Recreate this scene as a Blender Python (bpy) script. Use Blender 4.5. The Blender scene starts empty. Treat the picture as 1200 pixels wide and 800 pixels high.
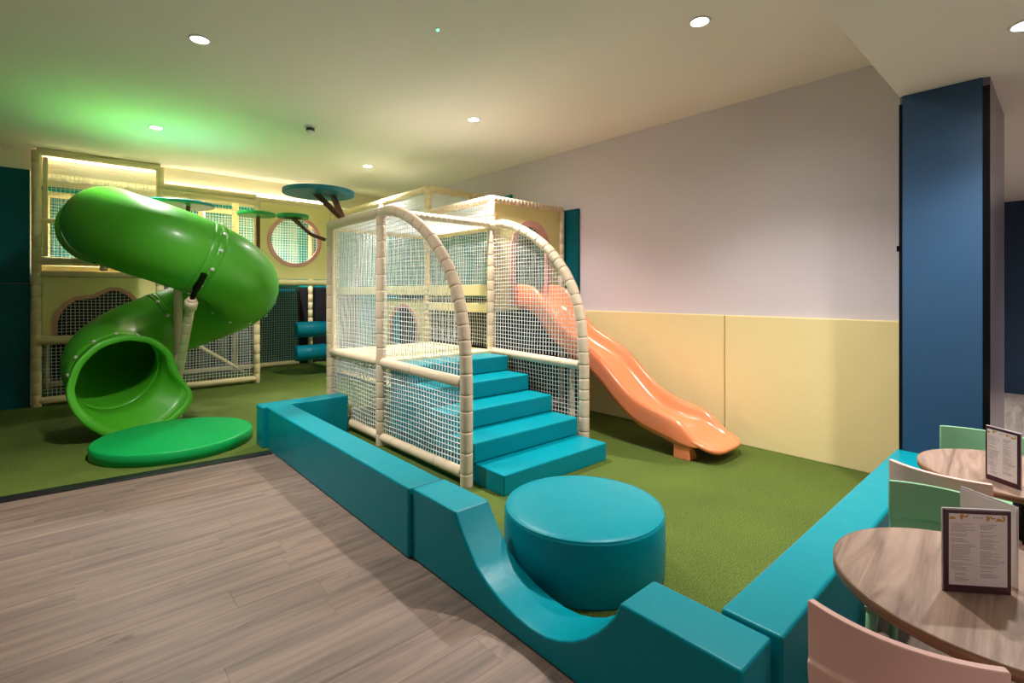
import bpy, bmesh, math, random
from mathutils import Vector, Matrix
random.seed(7)
PI = math.pi
sc = bpy.context.scene
COL = sc.collection

# ------------------------------------------------------------------ camera
cam_data = bpy.data.cameras.new('camera')
cam_data.sensor_width = 36.0
cam_data.lens = 583.0 / 1200.0 * 36.0
cam_data.shift_y = -57.0 / 1200.0
cam_data.clip_start = 0.02
cam = bpy.data.objects.new('camera', cam_data)
cam.location = (0, 0, 1.5)
cam.rotation_euler = (PI / 2, 0, -math.atan2(.6665, .7455))
COL.objects.link(cam)
sc.camera = cam

# ------------------------------------------------------------------ world, exposure, ceiling lamps
world = bpy.data.worlds.new('world'); sc.world = world
world.use_nodes = True
world.node_tree.nodes['Background'].inputs[0].default_value = (1.0, .93, .85, 1)
world.node_tree.nodes['Background'].inputs[1].default_value = 0.02
sc.view_settings.view_transform = 'Standard'
sc.view_settings.look = 'None'
sc.view_settings.gamma = 1.0
sc.view_settings.use_curve_mapping = False
sc.view_settings.exposure = 0.22
LAMP_W = 330.0
LAMP_COLOR = (1.0, .945, .89)
BEAM = 118       # main beam, degrees
SPILL = 165      # weak wide spill
SPILL_SHARE = .17
HIGH_LAMPS = [(3.30, 1.72), (.74, 4.34), (3.32, 4.34), (.76, 6.99), (3.35, 6.99)]
LOW_LAMPS = [(3.66, .14), (1.1, -2.6), (-1.5, -1.2), (6.3, -.9), (8.9, -.9)]  # the pair behind the camera is unseen, added as fill light
ALCOVE_LAMPS = [(.76, 9.75), (2.2, 9.75), (3.33, 9.75)]
ZC = 3.4      # main ceiling
ZL = 2.875    # lower ceiling by the tables
H_REAR = 3.30

def downlight(x, y, z, watts, label, kind_group):
    t = empty('downlight', (x, y, z)); tag(t, label, 'ceiling light', kind_group)
    m = MB(); m.lathe([(.056, 0), (.072, 0), (.074, -.004), (.069, -.009), (.058, -.008), (.056, 0)], 28)
    m.build('trim_ring', M['white_metal'], t, smooth=True)
    m = MB(); m.lathe([(0, -.004), (.056, -.003), (.056, .0)], 28)
    m.build('lamp_lens', M['lamp_glow'], t)
    for e, size in ((watts, BEAM), (watts * SPILL_SHARE, SPILL)):
        l = bpy.data.lights.new('downlight_lamp', 'SPOT')
        l.energy = e; l.color = LAMP_COLOR; l.spot_size = math.radians(size); l.spot_blend = 1
        l.shadow_soft_size = .05
        o = bpy.data.objects.new('downlight_lamp', l); COL.objects.link(o)
        o.parent = t; o.location = (0, 0, -.03)

# ------------------------------------------------------------------ helpers
def s2l(c):
    c = c / 255.0
    return c / 12.92 if c <= .04045 else ((c + .055) / 1.055) ** 2.4
def rgb(r, g, b): return (s2l(r), s2l(g), s2l(b), 1)

def tag(o, label=None, cat=None, group=None, kind=None):
    if label: o['label'] = label
    if cat: o['category'] = cat
    if group: o['group'] = group
    if kind: o['kind'] = kind
    return o
def empty(name, loc=(0, 0, 0), rz=0):
    o = bpy.data.objects.new(name, None); o.empty_display_size = .1
    COL.objects.link(o); o.location = loc; o.rotation_euler = (0, 0, rz)
    return o
def copy_tree(o, parent=None):
    c = o.copy(); COL.objects.link(c); c.parent = parent
    for ch in [x for x in COL.objects if x.parent == o]:
        copy_tree(ch, c)
    return c

class MB:
    def __init__(s): s.v = []; s.f = []
    def add(s, vs, fs):
        n = len(s.v); s.v += [tuple(p) for p in vs]; s.f += [tuple(i + n for i in f) for f in fs]
    def box(s, x0, x1, y0, y1, z0, z1):
        s.add([(x0, y0, z0), (x1, y0, z0), (x1, y1, z0), (x0, y1, z0), (x0, y0, z1), (x1, y0, z1), (x1, y1, z1), (x0, y1, z1)],
              [(3, 2, 1, 0), (4, 5, 6, 7), (0, 1, 5, 4), (1, 2, 6, 5), (2, 3, 7, 6), (3, 0, 4, 7)])
    def lathe(s, prof, n=24, c=(0, 0, 0)):
        vs = []; fs = []
        for r, z in prof:
            for k in range(n):
                a = 2 * PI * k / n
                vs.append((c[0] + r * math.cos(a), c[1] + r * math.sin(a), c[2] + z))
        for i in range(len(prof) - 1):
            for k in range(n):
                k2 = (k + 1) % n
                fs.append((i * n + k, i * n + k2, (i + 1) * n + k2, (i + 1) * n + k))
        s.add(vs, fs)
    def rings(s, pts, radii, n=12, cap=True, up=None):
        """tube through points with a radius per point"""
        P = [Vector(p) for p in pts]; vs = []; fs = []
        ref = None
        for i, p in enumerate(P):
            t = (P[min(i + 1, len(P) - 1)] - P[max(i - 1, 0)])
            if t.length < 1e-9: t = Vector((0, 0, 1))
            t.normalize()
            if ref is None:
                ref = Vector(up) if up else (Vector((0, 0, 1)) if abs(t.z) < .9 else Vector((1, 0, 0)))
            a = t.cross(ref)
            if a.length < 1e-6: a = t.orthogonal()
            a.normalize(); b = a.cross(t).normalized(); ref = b
            r = radii[i] if hasattr(radii, '__len__') else radii
            for k in range(n):
                w = 2 * PI * (k + .5) / n
                vs.append(p + a * (r * math.cos(w)) + b * (r * math.sin(w)))
        m = len(P)
        for i in range(m - 1):
            for k in range(n):
                k2 = (k + 1) % n
                fs.append((i * n + k, (i + 1) * n + k, (i + 1) * n + k2, i * n + k2))
        if cap:
            fs.append(tuple(range(n))); fs.append(tuple((m - 1) * n + k for k in reversed(range(n))))
        s.add(vs, fs)
    def prism(s, poly, axis, a0, a1):
        """poly of (p,q) extruded along axis: 'x' -> (y,z), 'y' -> (x,z), 'z' -> (x,y)"""
        def mk(p, q, a):
            return (a, p, q) if axis == 'x' else ((p, a, q) if axis == 'y' else (p, q, a))
        n = len(poly)
        vs = [mk(p, q, a0) for p, q in poly] + [mk(p, q, a1) for p, q in poly]
        fs = [(i, (i + 1) % n, n + (i + 1) % n, n + i) for i in range(n)]
        fs += [tuple(reversed(range(n))), tuple(n + i for i in range(n))]
        s.add(vs, fs)
    def grid(s, rows, close_u=False, close_v=False):
        nu = len(rows); nv = len(rows[0]); vs = [p for r in rows for p in r]; fs = []
        for i in range(nu - (0 if close_u else 1)):
            for j in range(nv - (0 if close_v else 1)):
                i2 = (i + 1) % nu; j2 = (j + 1) % nv
                fs.append((i * nv + j, i2 * nv + j, i2 * nv + j2, i * nv + j2))
        s.add(vs, fs)
    def build(s, name, m=None, parent=None, smooth=False, bevel=0, seg=3, solid=0, fixn=True, loc=None):
        me = bpy.data.meshes.new(name); me.from_pydata(s.v, [], s.f)
        if fixn:
            bm = bmesh.new(); bm.from_mesh(me); bmesh.ops.recalc_face_normals(bm, faces=bm.faces); bm.to_mesh(me); bm.free()
        if m: me.materials.append(m)
        if smooth or bevel:
            me.polygons.foreach_set('use_smooth', [True] * len(me.polygons))
        o = bpy.data.objects.new(name, me); COL.objects.link(o)
        if parent: o.parent = parent
        if loc: o.location = loc
        if solid:
            d = o.modifiers.new('solid', 'SOLIDIFY'); d.thickness = solid; d.offset = -1
        if bevel:
            b = o.modifiers.new('bevel', 'BEVEL'); b.width = bevel; b.segments = seg; b.limit_method = 'ANGLE'
            b.angle_limit = math.radians(35); b.harden_normals = True
        return o

def wbox(name, m, x0, x1, y0, y1, z0, z1, parent=None, bevel=0, seg=3):
    k = MB(); cx, cy, cz = (x0 + x1) / 2, (y0 + y1) / 2, z0
    if parent: cx = cy = cz = 0
    k.box(x0 - cx, x1 - cx, y0 - cy, y1 - cy, z0 - cz, z1 - cz)
    return k.build(name, m, parent, bevel=bevel, seg=seg, loc=None if parent else (cx, cy, cz))

# ------------------------------------------------------------------ materials
M = {}
def base_mat(name, col, rough=.5, **kw):
    m = bpy.data.materials.new(name); m.use_nodes = True
    b = m.node_tree.nodes['Principled BSDF']
    b.inputs['Base Color'].default_value = col
    b.inputs['Roughness'].default_value = rough
    for k, v in kw.items(): b.inputs[k.replace('_', ' ')].default_value = v
    M[name] = m
    return m, m.node_tree, b
def noise_bump(nt, b, scale=40, strength=.2, dist=.002, detail=4, stretch=None, coord='Object'):
    tc = nt.nodes.new('ShaderNodeTexCoord'); mp = nt.nodes.new('ShaderNodeMapping')
    nt.links.new(tc.outputs[coord], mp.inputs[0])
    if stretch: mp.inputs['Scale'].default_value = stretch
    n = nt.nodes.new('ShaderNodeTexNoise'); n.inputs['Scale'].default_value = scale; n.inputs['Detail'].default_value = detail
    nt.links.new(mp.outputs[0], n.inputs['Vector'])
    bp = nt.nodes.new('ShaderNodeBump'); bp.inputs['Strength'].default_value = strength; bp.inputs['Distance'].default_value = dist
    nt.links.new(n.outputs[0], bp.inputs['Height']); nt.links.new(bp.outputs[0], b.inputs['Normal'])
    return n, mp, bp
def vary(nt, b, c1, c2, scale=3, stretch=None, detail=4, lo=.35, hi=.65, coord='Object'):
    tc = nt.nodes.new('ShaderNodeTexCoord'); mp = nt.nodes.new('ShaderNodeMapping')
    nt.links.new(tc.outputs[coord], mp.inputs[0])
    if stretch: mp.inputs['Scale'].default_value = stretch
    n = nt.nodes.new('ShaderNodeTexNoise'); n.inputs['Scale'].default_value = scale; n.inputs['Detail'].default_value = detail
    nt.links.new(mp.outputs[0], n.inputs['Vector'])
    r = nt.nodes.new('ShaderNodeValToRGB'); r.color_ramp.elements[0].color = c1; r.color_ramp.elements[1].color = c2
    r.color_ramp.elements[0].position = lo; r.color_ramp.elements[1].position = hi
    nt.links.new(n.outputs[0], r.inputs[0]); nt.links.new(r.outputs[0], b.inputs['Base Color'])
    return n, r

def vinyl(name, c, rough=.33):
    m, nt, b = base_mat(name, c, rough, Specular_IOR_Level=.16)
    n, mp, bp = noise_bump(nt, b, 6, .35, .012, 5)
    n2 = nt.nodes.new('ShaderNodeTexNoise'); n2.inputs['Scale'].default_value = 420; n2.inputs['Detail'].default_value = 2
    nt.links.new(mp.outputs[0], n2.inputs['Vector'])
    b2 = nt.nodes.new('ShaderNodeBump'); b2.inputs['Strength'].default_value = .25; b2.inputs['Distance'].default_value = .0006
    nt.links.new(n2.outputs[0], b2.inputs['Height']); nt.links.new(bp.outputs[0], b2.inputs['Normal'])
    nt.links.new(b2.outputs[0], b.inputs['Normal'])
    return m
vinyl('teal_vinyl', rgb(0, 138, 154), .33)
vinyl('teal_pad', rgb(0, 88, 98), .42)
vinyl('teal_pad_lit', rgb(20, 140, 150), .42)  # lit copy of the pad teal, strong light put into the colour
vinyl('shaded_pad', rgb(38, 34, 42), .5)  # near-black stands for the shade under the decks, put into the pad colour
vinyl('cream_pad', rgb(234, 216, 160), .45)
vinyl('cream_vinyl', rgb(240, 228, 178), .45)
vinyl('green_vinyl', rgb(20, 160, 80), .36)
vinyl('teal_roller', rgb(0, 110, 130), .4)
vinyl('cream_board', rgb(226, 214, 150), .5)
m, nt, b = base_mat('green_plastic', rgb(74, 172, 34), .40, Coat_Weight=.25, Coat_Roughness=.2)
noise_bump(nt, b, 5, .08, .01, 3)
m, nt, b = base_mat('orange_plastic', rgb(250, 142, 96), .25, Coat_Weight=.5, Coat_Roughness=.12)
noise_bump(nt, b, 4, .08, .01, 3)
m, nt, b = base_mat('foam_beige', rgb(222, 200, 172), .62); noise_bump(nt, b, 60, .15, .002, 3)
m, nt, b = base_mat('foam_yellow', rgb(224, 206, 160), .62); noise_bump(nt, b, 60, .15, .002, 3)
m, nt, b = base_mat('net_white', rgb(236, 240, 238), .6); noise_bump(nt, b, 300, .3, .001, 2)
m, nt, b = base_mat('pink_trim', rgb(206, 150, 138), .5); noise_bump(nt, b, 40, .1, .001, 2)
m, nt, b = base_mat('brown_wood', rgb(98, 54, 36), .5); noise_bump(nt, b, 30, .15, .002, 4, (1, 1, 6))
m, nt, b = base_mat('disc_teal', rgb(0, 112, 124), .45); noise_bump(nt, b, 50, .08, .001, 2)
m, nt, b = base_mat('disc_green', rgb(30, 150, 66), .45); noise_bump(nt, b, 50, .08, .001, 2)
m, nt, b = base_mat('black_metal', rgb(16, 16, 20), .25, Metallic=.6); noise_bump(nt, b, 80, .05, .001, 2)
m, nt, b = base_mat('white_metal', rgb(230, 230, 226), .4); noise_bump(nt, b, 80, .03, .001, 2)
m, nt, b = base_mat('steel', rgb(225, 228, 222), .3, Metallic=.5); noise_bump(nt, b, 80, .03, .001, 2)
m, nt, b = base_mat('edge_strip', rgb(44, 42, 46), .35, Metallic=.5); noise_bump(nt, b, 80, .1, .001, 2, (1, 20, 1))
m, nt, b = base_mat('chair_pink', rgb(236, 188, 178), .42); noise_bump(nt, b, 150, .06, .001, 2)
m, nt, b = base_mat('chair_green', rgb(128, 178, 140), .42); noise_bump(nt, b, 150, .06, .001, 2)
m, nt, b = base_mat('maroon_frame', rgb(66, 24, 40), .3); noise_bump(nt, b, 60, .03, .001, 2)
m, nt, b = base_mat('paper', rgb(226, 216, 218), .6); noise_bump(nt, b, 60, .03, .0005, 2)
m, nt, b = base_mat('ink', rgb(158, 146, 150), .6); noise_bump(nt, b, 60, .03, .0005, 2)
m, nt, b = base_mat('gold', rgb(190, 142, 50), .4); noise_bump(nt, b, 60, .03, .0005, 2)
m, nt, b = base_mat('dark_plastic', rgb(50, 50, 50), .4); noise_bump(nt, b, 60, .05, .001, 2)
m, nt, b = base_mat('ceiling_paint', rgb(240, 234, 222), .85); noise_bump(nt, b, 120, .06, .001, 3)
m, nt, b = base_mat('wall_lilac', rgb(214, 204, 210), .8); noise_bump(nt, b, 120, .06, .001, 3)
m, nt, b = base_mat('wall_cream', rgb(236, 226, 196), .8); noise_bump(nt, b, 120, .06, .001, 3)
m, nt, b = base_mat('wall_navy', rgb(28, 56, 84), .7); noise_bump(nt, b, 120, .06, .001, 3)
m, nt, b = base_mat('column_blue', rgb(34, 70, 104), .5)
noise_bump(nt, b, 160, .25, .001, 2, (1, 1, .25))
m, nt, b = base_mat('panel_grey', rgb(120, 112, 122), .3); noise_bump(nt, b, 120, .03, .001, 3)
for nm, c, e in (('lamp_glow', (1, .95, .88, 1), 60), ('strip_glow', (1, .90, .74, 1), 17), ('led_green', (.05, 1, .35, 1), 12)):
    m, nt, b = base_mat(nm, (0, 0, 0, 1), .5)
    b.inputs['Emission Color'].default_value = c; b.inputs['Emission Strength'].default_value = e

# artificial grass
m, nt, b = base_mat('turf', rgb(70, 110, 30), .9)
n, r = vary(nt, b, rgb(36, 62, 8), rgb(114, 134, 40), 150, None, 9, .34, .66)
big = nt.nodes.new('ShaderNodeTexNoise'); big.inputs['Scale'].default_value = 1.3; big.inputs['Detail'].default_value = 5
tc = nt.nodes.new('ShaderNodeTexCoord'); nt.links.new(tc.outputs['Object'], big.inputs['Vector'])
mx = nt.nodes.new('ShaderNodeMix'); mx.data_type = 'RGBA'; mx.blend_type = 'MULTIPLY'; mx.inputs[0].default_value = .5
r2 = nt.nodes.new('ShaderNodeValToRGB'); r2.color_ramp.elements[0].color = (.7, .72, .6, 1); r2.color_ramp.elements[1].color = (1.1, 1.1, 1, 1)
r2.color_ramp.elements[0].position = .35; r2.color_ramp.elements[1].position = .65
nt.links.new(big.outputs[0], r2.inputs[0]); nt.links.new(r.outputs[0], mx.inputs[6]); nt.links.new(r2.outputs[0], mx.inputs[7])
nt.links.new(mx.outputs[2], b.inputs['Base Color'])
bp = nt.nodes.new('ShaderNodeBump'); bp.inputs['Strength'].default_value = .9; bp.inputs['Distance'].default_value = .012
nt.links.new(n.outputs[0], bp.inputs['Height']); nt.links.new(bp.outputs[0], b.inputs['Normal'])

def wood(name, c_dark, c_mid, c_light, along=(1.2, 14, 14), rough=.45, rand=True, bump=.15, wscale=1.0, distort=1.2):
    m, nt, b = base_mat(name, c_mid, rough)
    tc = nt.nodes.new('ShaderNodeTexCoord'); mp = nt.nodes.new('ShaderNodeMapping')
    add = nt.nodes.new('ShaderNodeVectorMath'); add.operation = 'ADD'
    nt.links.new(tc.outputs['Object'], add.inputs[0])
    oi = nt.nodes.new('ShaderNodeObjectInfo')
    if rand:
        mul = nt.nodes.new('ShaderNodeMath'); mul.operation = 'MULTIPLY'; mul.inputs[1].default_value = 57.0
        nt.links.new(oi.outputs['Random'], mul.inputs[0]); nt.links.new(mul.outputs[0], add.inputs[1])
    nt.links.new(add.outputs[0], mp.inputs[0]); mp.inputs['Scale'].default_value = along
    n = nt.nodes.new('ShaderNodeTexNoise'); n.inputs['Scale'].default_value = wscale; n.inputs['Detail'].default_value = 6
    n.inputs['Roughness'].default_value = .6; n.inputs['Distortion'].default_value = distort
    nt.links.new(mp.outputs[0], n.inputs['Vector'])
    r = nt.nodes.new('ShaderNodeValToRGB'); e = r.color_ramp.elements
    e[0].color = c_dark; e[0].position = .3; e[1].color = c_light; e[1].position = .68
    k = e.new(.5); k.color = c_mid
    nt.links.new(n.outputs[0], r.inputs[0])
    hsv = nt.nodes.new('ShaderNodeHueSaturation')
    nt.links.new(r.outputs[0], hsv.inputs['Color'])
    if rand:
        mr = nt.nodes.new('ShaderNodeMapRange'); mr.inputs[3].default_value = .95; mr.inputs[4].default_value = 1.05
        nt.links.new(oi.outputs['Random'], mr.inputs[0]); nt.links.new(mr.outputs[0], hsv.inputs['Value'])
    # dark knots
    v = nt.nodes.new('ShaderNodeTexNoise'); v.inputs['Scale'].default_value = 1.0; v.inputs['Detail'].default_value = 2
    mp2 = nt.nodes.new('ShaderNodeMapping'); mp2.inputs['Scale'].default_value = (5, 16, 16)
    nt.links.new(add.outputs[0], mp2.inputs[0]); nt.links.new(mp2.outputs[0], v.inputs['Vector'])
    kr = nt.nodes.new('ShaderNodeValToRGB'); kr.color_ramp.elements[0].position = .69; kr.color_ramp.elements[1].position = .78
    kr.color_ramp.elements[0].color = (1, 1, 1, 1); kr.color_ramp.elements[1].color = (.55, .5, .48, 1)
    nt.links.new(v.outputs[0], kr.inputs[0])
    mx = nt.nodes.new('ShaderNodeMix'); mx.data_type = 'RGBA'; mx.blend_type = 'MULTIPLY'; mx.inputs[0].default_value = 1
    nt.links.new(hsv.outputs[0], mx.inputs[6]); nt.links.new(kr.outputs[0], mx.inputs[7]); nt.links.new(mx.outputs[2], b.inputs['Base Color'])
    bp = nt.nodes.new('ShaderNodeBump'); bp.inputs['Strength'].default_value = bump; bp.inputs['Distance'].default_value = .002
    nt.links.new(n.outputs[0], bp.inputs['Height']); nt.links.new(bp.outputs[0], b.inputs['Normal'])
    return m
wood('floor_wood', rgb(97, 82, 76), rgb(124, 105, 95), rgb(143, 120, 106), (1.0, 21, 21), .5, True, .08, 1.0, .5)
wood('floor_far', rgb(140, 130, 124), rgb(168, 156, 148), rgb(190, 180, 172), (1.1, 11, 11), .5, rand=False)
wood('walnut', rgb(112, 92, 82), rgb(156, 130, 114), rgb(178, 152, 136), (1.5, 17, 17), .38, True, .03, 1.0, 1.7)
wood('walnut_edge', rgb(90, 62, 44), rgb(128, 94, 68), rgb(150, 114, 84), (3, 3, 40), .45, True, .05)

# ------------------------------------------------------------------ the setting
def struct(o): o['kind'] = 'structure'; return o
floor = struct(wbox('floor', M['floor_far'], -4, 10.8, -4, 11, -.12, -.012))
turf = MB(); TZ = 0.006
# L-shaped turf: inside the padded border and behind the edge strip
turf.prism([(-4, 5.48), (1.46, 5.04), (1.50, 4.98), (1.50, .62), (4.36, .62), (4.36, .80), (5.0, .80), (5.0, 10.9), (-4, 10.9)], 'z', -.012, TZ)
to = turf.build('floor', M['turf']); struct(to)

# vinyl planks, each its own piece of the floor
plank_w, plank_l = .184, 1.22
pk = MB(); pk.box(0, plank_l - .0007, 0, plank_w - .0007, 0, .0115)
plank_src = pk.build('plank', M['floor_wood'], floor)
plank_me = plank_src.data
first = True
def lay(x0, x1, y_top, y_bot):
    global first
    rows = int(math.ceil((y_top - y_bot) / plank_w)); 
    for r in range(rows):
        y = y_top - (r + 1) * plank_w
        x = x0 - random.random() * plank_l
        while x < x1:
            a = max(x, x0); bb = min(x + plank_l, x1)
            if bb - a > .02:
                if first: o = plank_src; first = False
                else:
                    o = plank_src.copy(); COL.objects.link(o)
                o.parent = floor
                o.location = (a - 3.4, y - 3.5, .1085 + (random.random() - .5) * .0004)
                o.scale = ((bb - a) / plank_l, 1, 1)
            x += plank_l
lay(-1.9, 1.49, 5.40, .62)
lay(.2, 5.4, .62, -.6)
# floor object's origin is at its box centre/bottom: (3.4, 3.5, -.12)

strip = MB(); strip.prism([(-4, 5.36), (1.425, 4.935), (1.425, 5.055), (-4, 5.53)], 'z', -.004, .010)
struct(strip.build('trim_1', M['edge_strip'], bevel=.004, seg=2))

ceil = MB(); ceil.box(-4, 5.1, .79, 9.2, ZC, ZC + .1)
struct(ceil.build('ceiling', M['ceiling_paint']))
low = MB(); low.box(-4, 10.8, -4, .79, ZL, ZC + .1)
struct(low.build('ceiling', M['ceiling_paint']))
alc = MB(); alc.box(-.5, 5.1, 9.2, 11, H_REAR, ZC + .1)
struct(alc.build('ceiling', M['ceiling_paint']))

wr = struct(wbox('wall_right', M['wall_lilac'], 5.0, 5.1, .79, 11, -.12, ZC + .1))
def wall_piece(name, m, parent, x0, x1, y0, y1, z0, z1, bevel=.012):
    """piece in world coordinates under a wall whose origin is not at zero"""
    k = MB(); k.box(x0, x1, y0, y1, z0, z1)
    o = k.build(name, m, parent, bevel=bevel)
    o.location = -parent.location
    return o
ys = [.80, 2.32, 4.25]
for a, b_ in zip(ys[:-1], ys[1:]):
    wall_piece('wall_pad', M['cream_pad'], wr, 4.955, 4.999, a + .004, b_ - .004, .001, 1.275)
tall = [(4.254, 4.54, 1.42, 2.60, 'teal_pad'), (4.254, 4.54, .001, 1.41, 'shaded_pad'), (4.545, 5.56, 1.42, 2.60, 'teal_pad'), (5.57, 7.2, 1.42, 2.975, 'teal_pad_lit'), (7.21, 8.9, 1.42, 2.975, 'teal_pad_lit'), (8.91, 10.85, .001, 2.975, 'teal_pad_lit'),
        (4.545, 5.56, .001, 1.41, 'shaded_pad'), (5.57, 7.2, .001, 1.41, 'shaded_pad'), (7.21, 8.9, .001, 1.41, 'shaded_pad')]  # low pads carry the under-deck shade in their colour, far upper ones the light
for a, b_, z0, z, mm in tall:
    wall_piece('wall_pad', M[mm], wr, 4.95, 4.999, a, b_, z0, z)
wb = struct(wbox('wall_back', M['wall_cream'], -.5, 5.1, 10.9, 11, -.12, ZC + .1))
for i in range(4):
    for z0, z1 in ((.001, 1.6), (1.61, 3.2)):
        wall_piece('wall_pad', M['teal_pad_lit' if z0 > 1 else ('teal_pad' if i == 2 else 'shaded_pad')], wb, -.44 + i * 1.35, -.45 + (i + 1) * 1.35, 10.85, 10.899, z0, z1)  # upper row in lit teal, lower row mostly with shade in the colour
# bulkhead above the rear play frame, and the wall left of it
k = MB(); k.box(-.36, 5.0, 9.1, 9.2, 3.10, ZC + .1); struct(k.build('wall_back_upper', M['wall_cream']))
wl = struct(wbox('wall_back_left', M['wall_cream'], -4.1, -.36, 9.1, 9.2, -.12, ZC + .1))
for x0, x1 in ((-3.98, -2.82), (-2.81, -1.65), (-1.64, -.364)):
    for z0, z1 in ((.001, 1.62), (1.63, 3.11)):
        wall_piece('wall_pad', M['teal_pad'], wl, x0, x1, 9.05, 9.099, z0, z1)
k = MB(); k.box(-.46, -.36, 9.2, 11, -.12, ZC); struct(k.build('wall_alcove', M['teal_pad']))
k = MB(); k.box(-4.1, -4.0, -4, 9.1, -.12, ZC + .1); struct(k.build('wall_left', M['wall_lilac']))
k = MB(); k.box(-4.1, 10.8, -4.1, -4.0, -.12, ZC + .1); struct(k.build('wall_front', M['wall_lilac']))
k = MB(); k.box(10.6, 10.7, -4, .8, -.12, ZC + .1); wf = struct(k.build('wall_far', M['wall_navy']))
k = MB(); k.box(10.58, 10.6, -4, .7, -.01, .16); struct(k.build('baseboard_far', M['wall_navy'], bevel=.005))
k = MB(); k.box(5.45, 10.7, .70, .79, -.12, ZL); struct(k.build('wall_passage', M['wall_lilac']))

# blue clad column at the end of the right wall
colm = struct(wbox('wall_column', M['panel_grey'], 4.37, 5.41, .345, .79, -.01, ZL - .001))
def cpiece(name, m, x0, x1, y0, y1, z0, z1, bevel=0):
    k = MB(); k.box(x0, x1, y0, y1, z0, z1); o = k.build(name, m, colm, bevel=bevel); o.location = -colm.location; return o
cpiece('blue_panel', M['column_blue'], 4.351, 4.369, .365, .775, .001, ZL - .002)
cpiece('corner_trim', M['black_metal'], 4.346, 4.372, .345, .364, .001, ZL - .06)
cpiece('corner_trim', M['black_metal'], 4.346, 4.372, .776, .792, .001, ZL - .06)
cpiece('grey_panel', M['panel_grey'], 4.372, 5.408, .331, .3445, .001, ZL - .002)
cpiece('corner_trim', M['black_metal'], 4.349, 4.3715, .330, .3445, .001, ZL - .06)
cpiece('coat_hook', M['black_metal'], 4.35, 4.37, .7925, .806, 1.79, 1.83)

# ------------------------------------------------------------------ ceiling lamps and sensors
for i, (x, y) in enumerate(HIGH_LAMPS):
    names = {0: 'bright round downlight above the drum seat, nearest the right wall', 1: 'bright round downlight at upper left over the wooden floor',
             2: 'bright round downlight above the front climbing cage', 3: 'round downlight just above the green tube slide',
             4: 'farthest round downlight, above the teal tree disc'}
    downlight(x, y, ZC, LAMP_W, names[i], 'downlights in the main ceiling')
low_names = ['round downlight in the low ceiling beside the blue column', 'added fill downlight in the low ceiling behind the camera',
             'added fill downlight in the low ceiling behind and left of the camera', 'round downlight in the passage beyond the column', 'round downlight nearest the navy far wall']
for (x, y), nm in zip(LOW_LAMPS, low_names):
    downlight(x, y, ZL, LAMP_W * .55, nm, 'downlights in the low ceiling')
for (x, y), nm in zip(ALCOVE_LAMPS, ['recess downlight over the left bay of the rear play frame', 'recess downlight over the middle bays of the rear play frame',
                                     'recess downlight over the porthole bay of the rear play frame']):
    downlight(x, y, H_REAR, LAMP_W * .9, nm, 'downlights in the rear recess')
t = empty('ceiling_sensor', (2.07, 5.77, ZC)); tag(t, 'small grey and white sensor on the ceiling above the tree discs', 'sensor')
k = MB(); k.lathe([(0, 0), (.062, 0), (.062, -.012), (.05, -.02), (0, -.02)], 24); k.build('base', M['white_metal'], t, smooth=True)
k = MB(); k.lathe([(.046, -.02), (.046, -.05), (.03, -.055), (.0, -.055)], 24); k.build('collar', M['dark_plastic'], t, smooth=True)
k = MB(); k.lathe([(.04, -.055), (.042, -.072), (.03, -.085), (0, -.088)], 24); k.build('dome', M['white_metal'], t, smooth=True)
t = empty('indicator_light', (1.99, 3.03, ZC)); tag(t, 'tiny green indicator light on the ceiling near the top', 'indicator light')
k = MB(); k.lathe([(0, 0), (.02, 0), (.018, -.006), (0, -.006)], 16); k.build('base', M['white_metal'], t)
k = MB(); k.lathe([(0, -.014), (.006, -.012), (.008, -.006), (0, -.006)], 12); k.build('bulb', M['led_green'], t)

# ------------------------------------------------------------------ foam-sleeved poles and nets
def resample(pts, step):
    P = [Vector(p) for p in pts]; out = [P[0]]; 
    L = [0]
    for a, b_ in zip(P[:-1], P[1:]): L.append(L[-1] + (b_ - a).length)
    tot = L[-1]; n = max(1, int(round(tot / step)))
    res = []
    for i in range(n + 1):
        d = tot * i / n
        j = 0
        while j < len(L) - 2 and L[j + 1] < d: j += 1
        f = (d - L[j]) / max(1e-9, L[j + 1] - L[j])
        res.append(P[j].lerp(P[j + 1], f))
    return res, tot
def at_len(pts, d):
    acc = 0
    for a, b_ in zip(pts[:-1], pts[1:]):
        l = (b_ - a).length
        if acc + l >= d: return a.lerp(b_, (d - acc) / max(l, 1e-9))
        acc += l
    return pts[-1]
def sleeved(name, pts, r, parent, mat='foam_beige', seg=.125, jitter=.25, n=14):
    """a pole (part) with each foam sleeve as its own piece"""
    P, tot = resample(pts, .03) if len(pts) > 2 else ([Vector(p) for p in pts], (Vector(pts[1]) - Vector(pts[0])).length)
    core = MB(); core.rings(P, r * .88, 10)
    c = core.build(name, M[mat], parent, smooth=True)
    d = 0
    while d < tot - .01:
        l = seg * (1 + (random.random() - .5) * 2 * jitter)
        if tot - d - l < seg * .4: l = tot - d
        a, e = d + .0015, d + l - .0015
        sm = MB(); ts = [0, .004, .012] + ([.25 * l, .5 * l, .75 * l] if len(pts) > 2 else []) + [l - .015, l - .007, l - .003]
        rs = [r * .9, r * .975, r] + ([r] * 3 if len(pts) > 2 else []) + [r, r * .975, r * .9]
        sm.rings([at_len(P, a + q) for q in ts], rs, n)
        sm.build('foam_sleeve', M[mat], c, smooth=True)
        d += l
    return c
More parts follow.
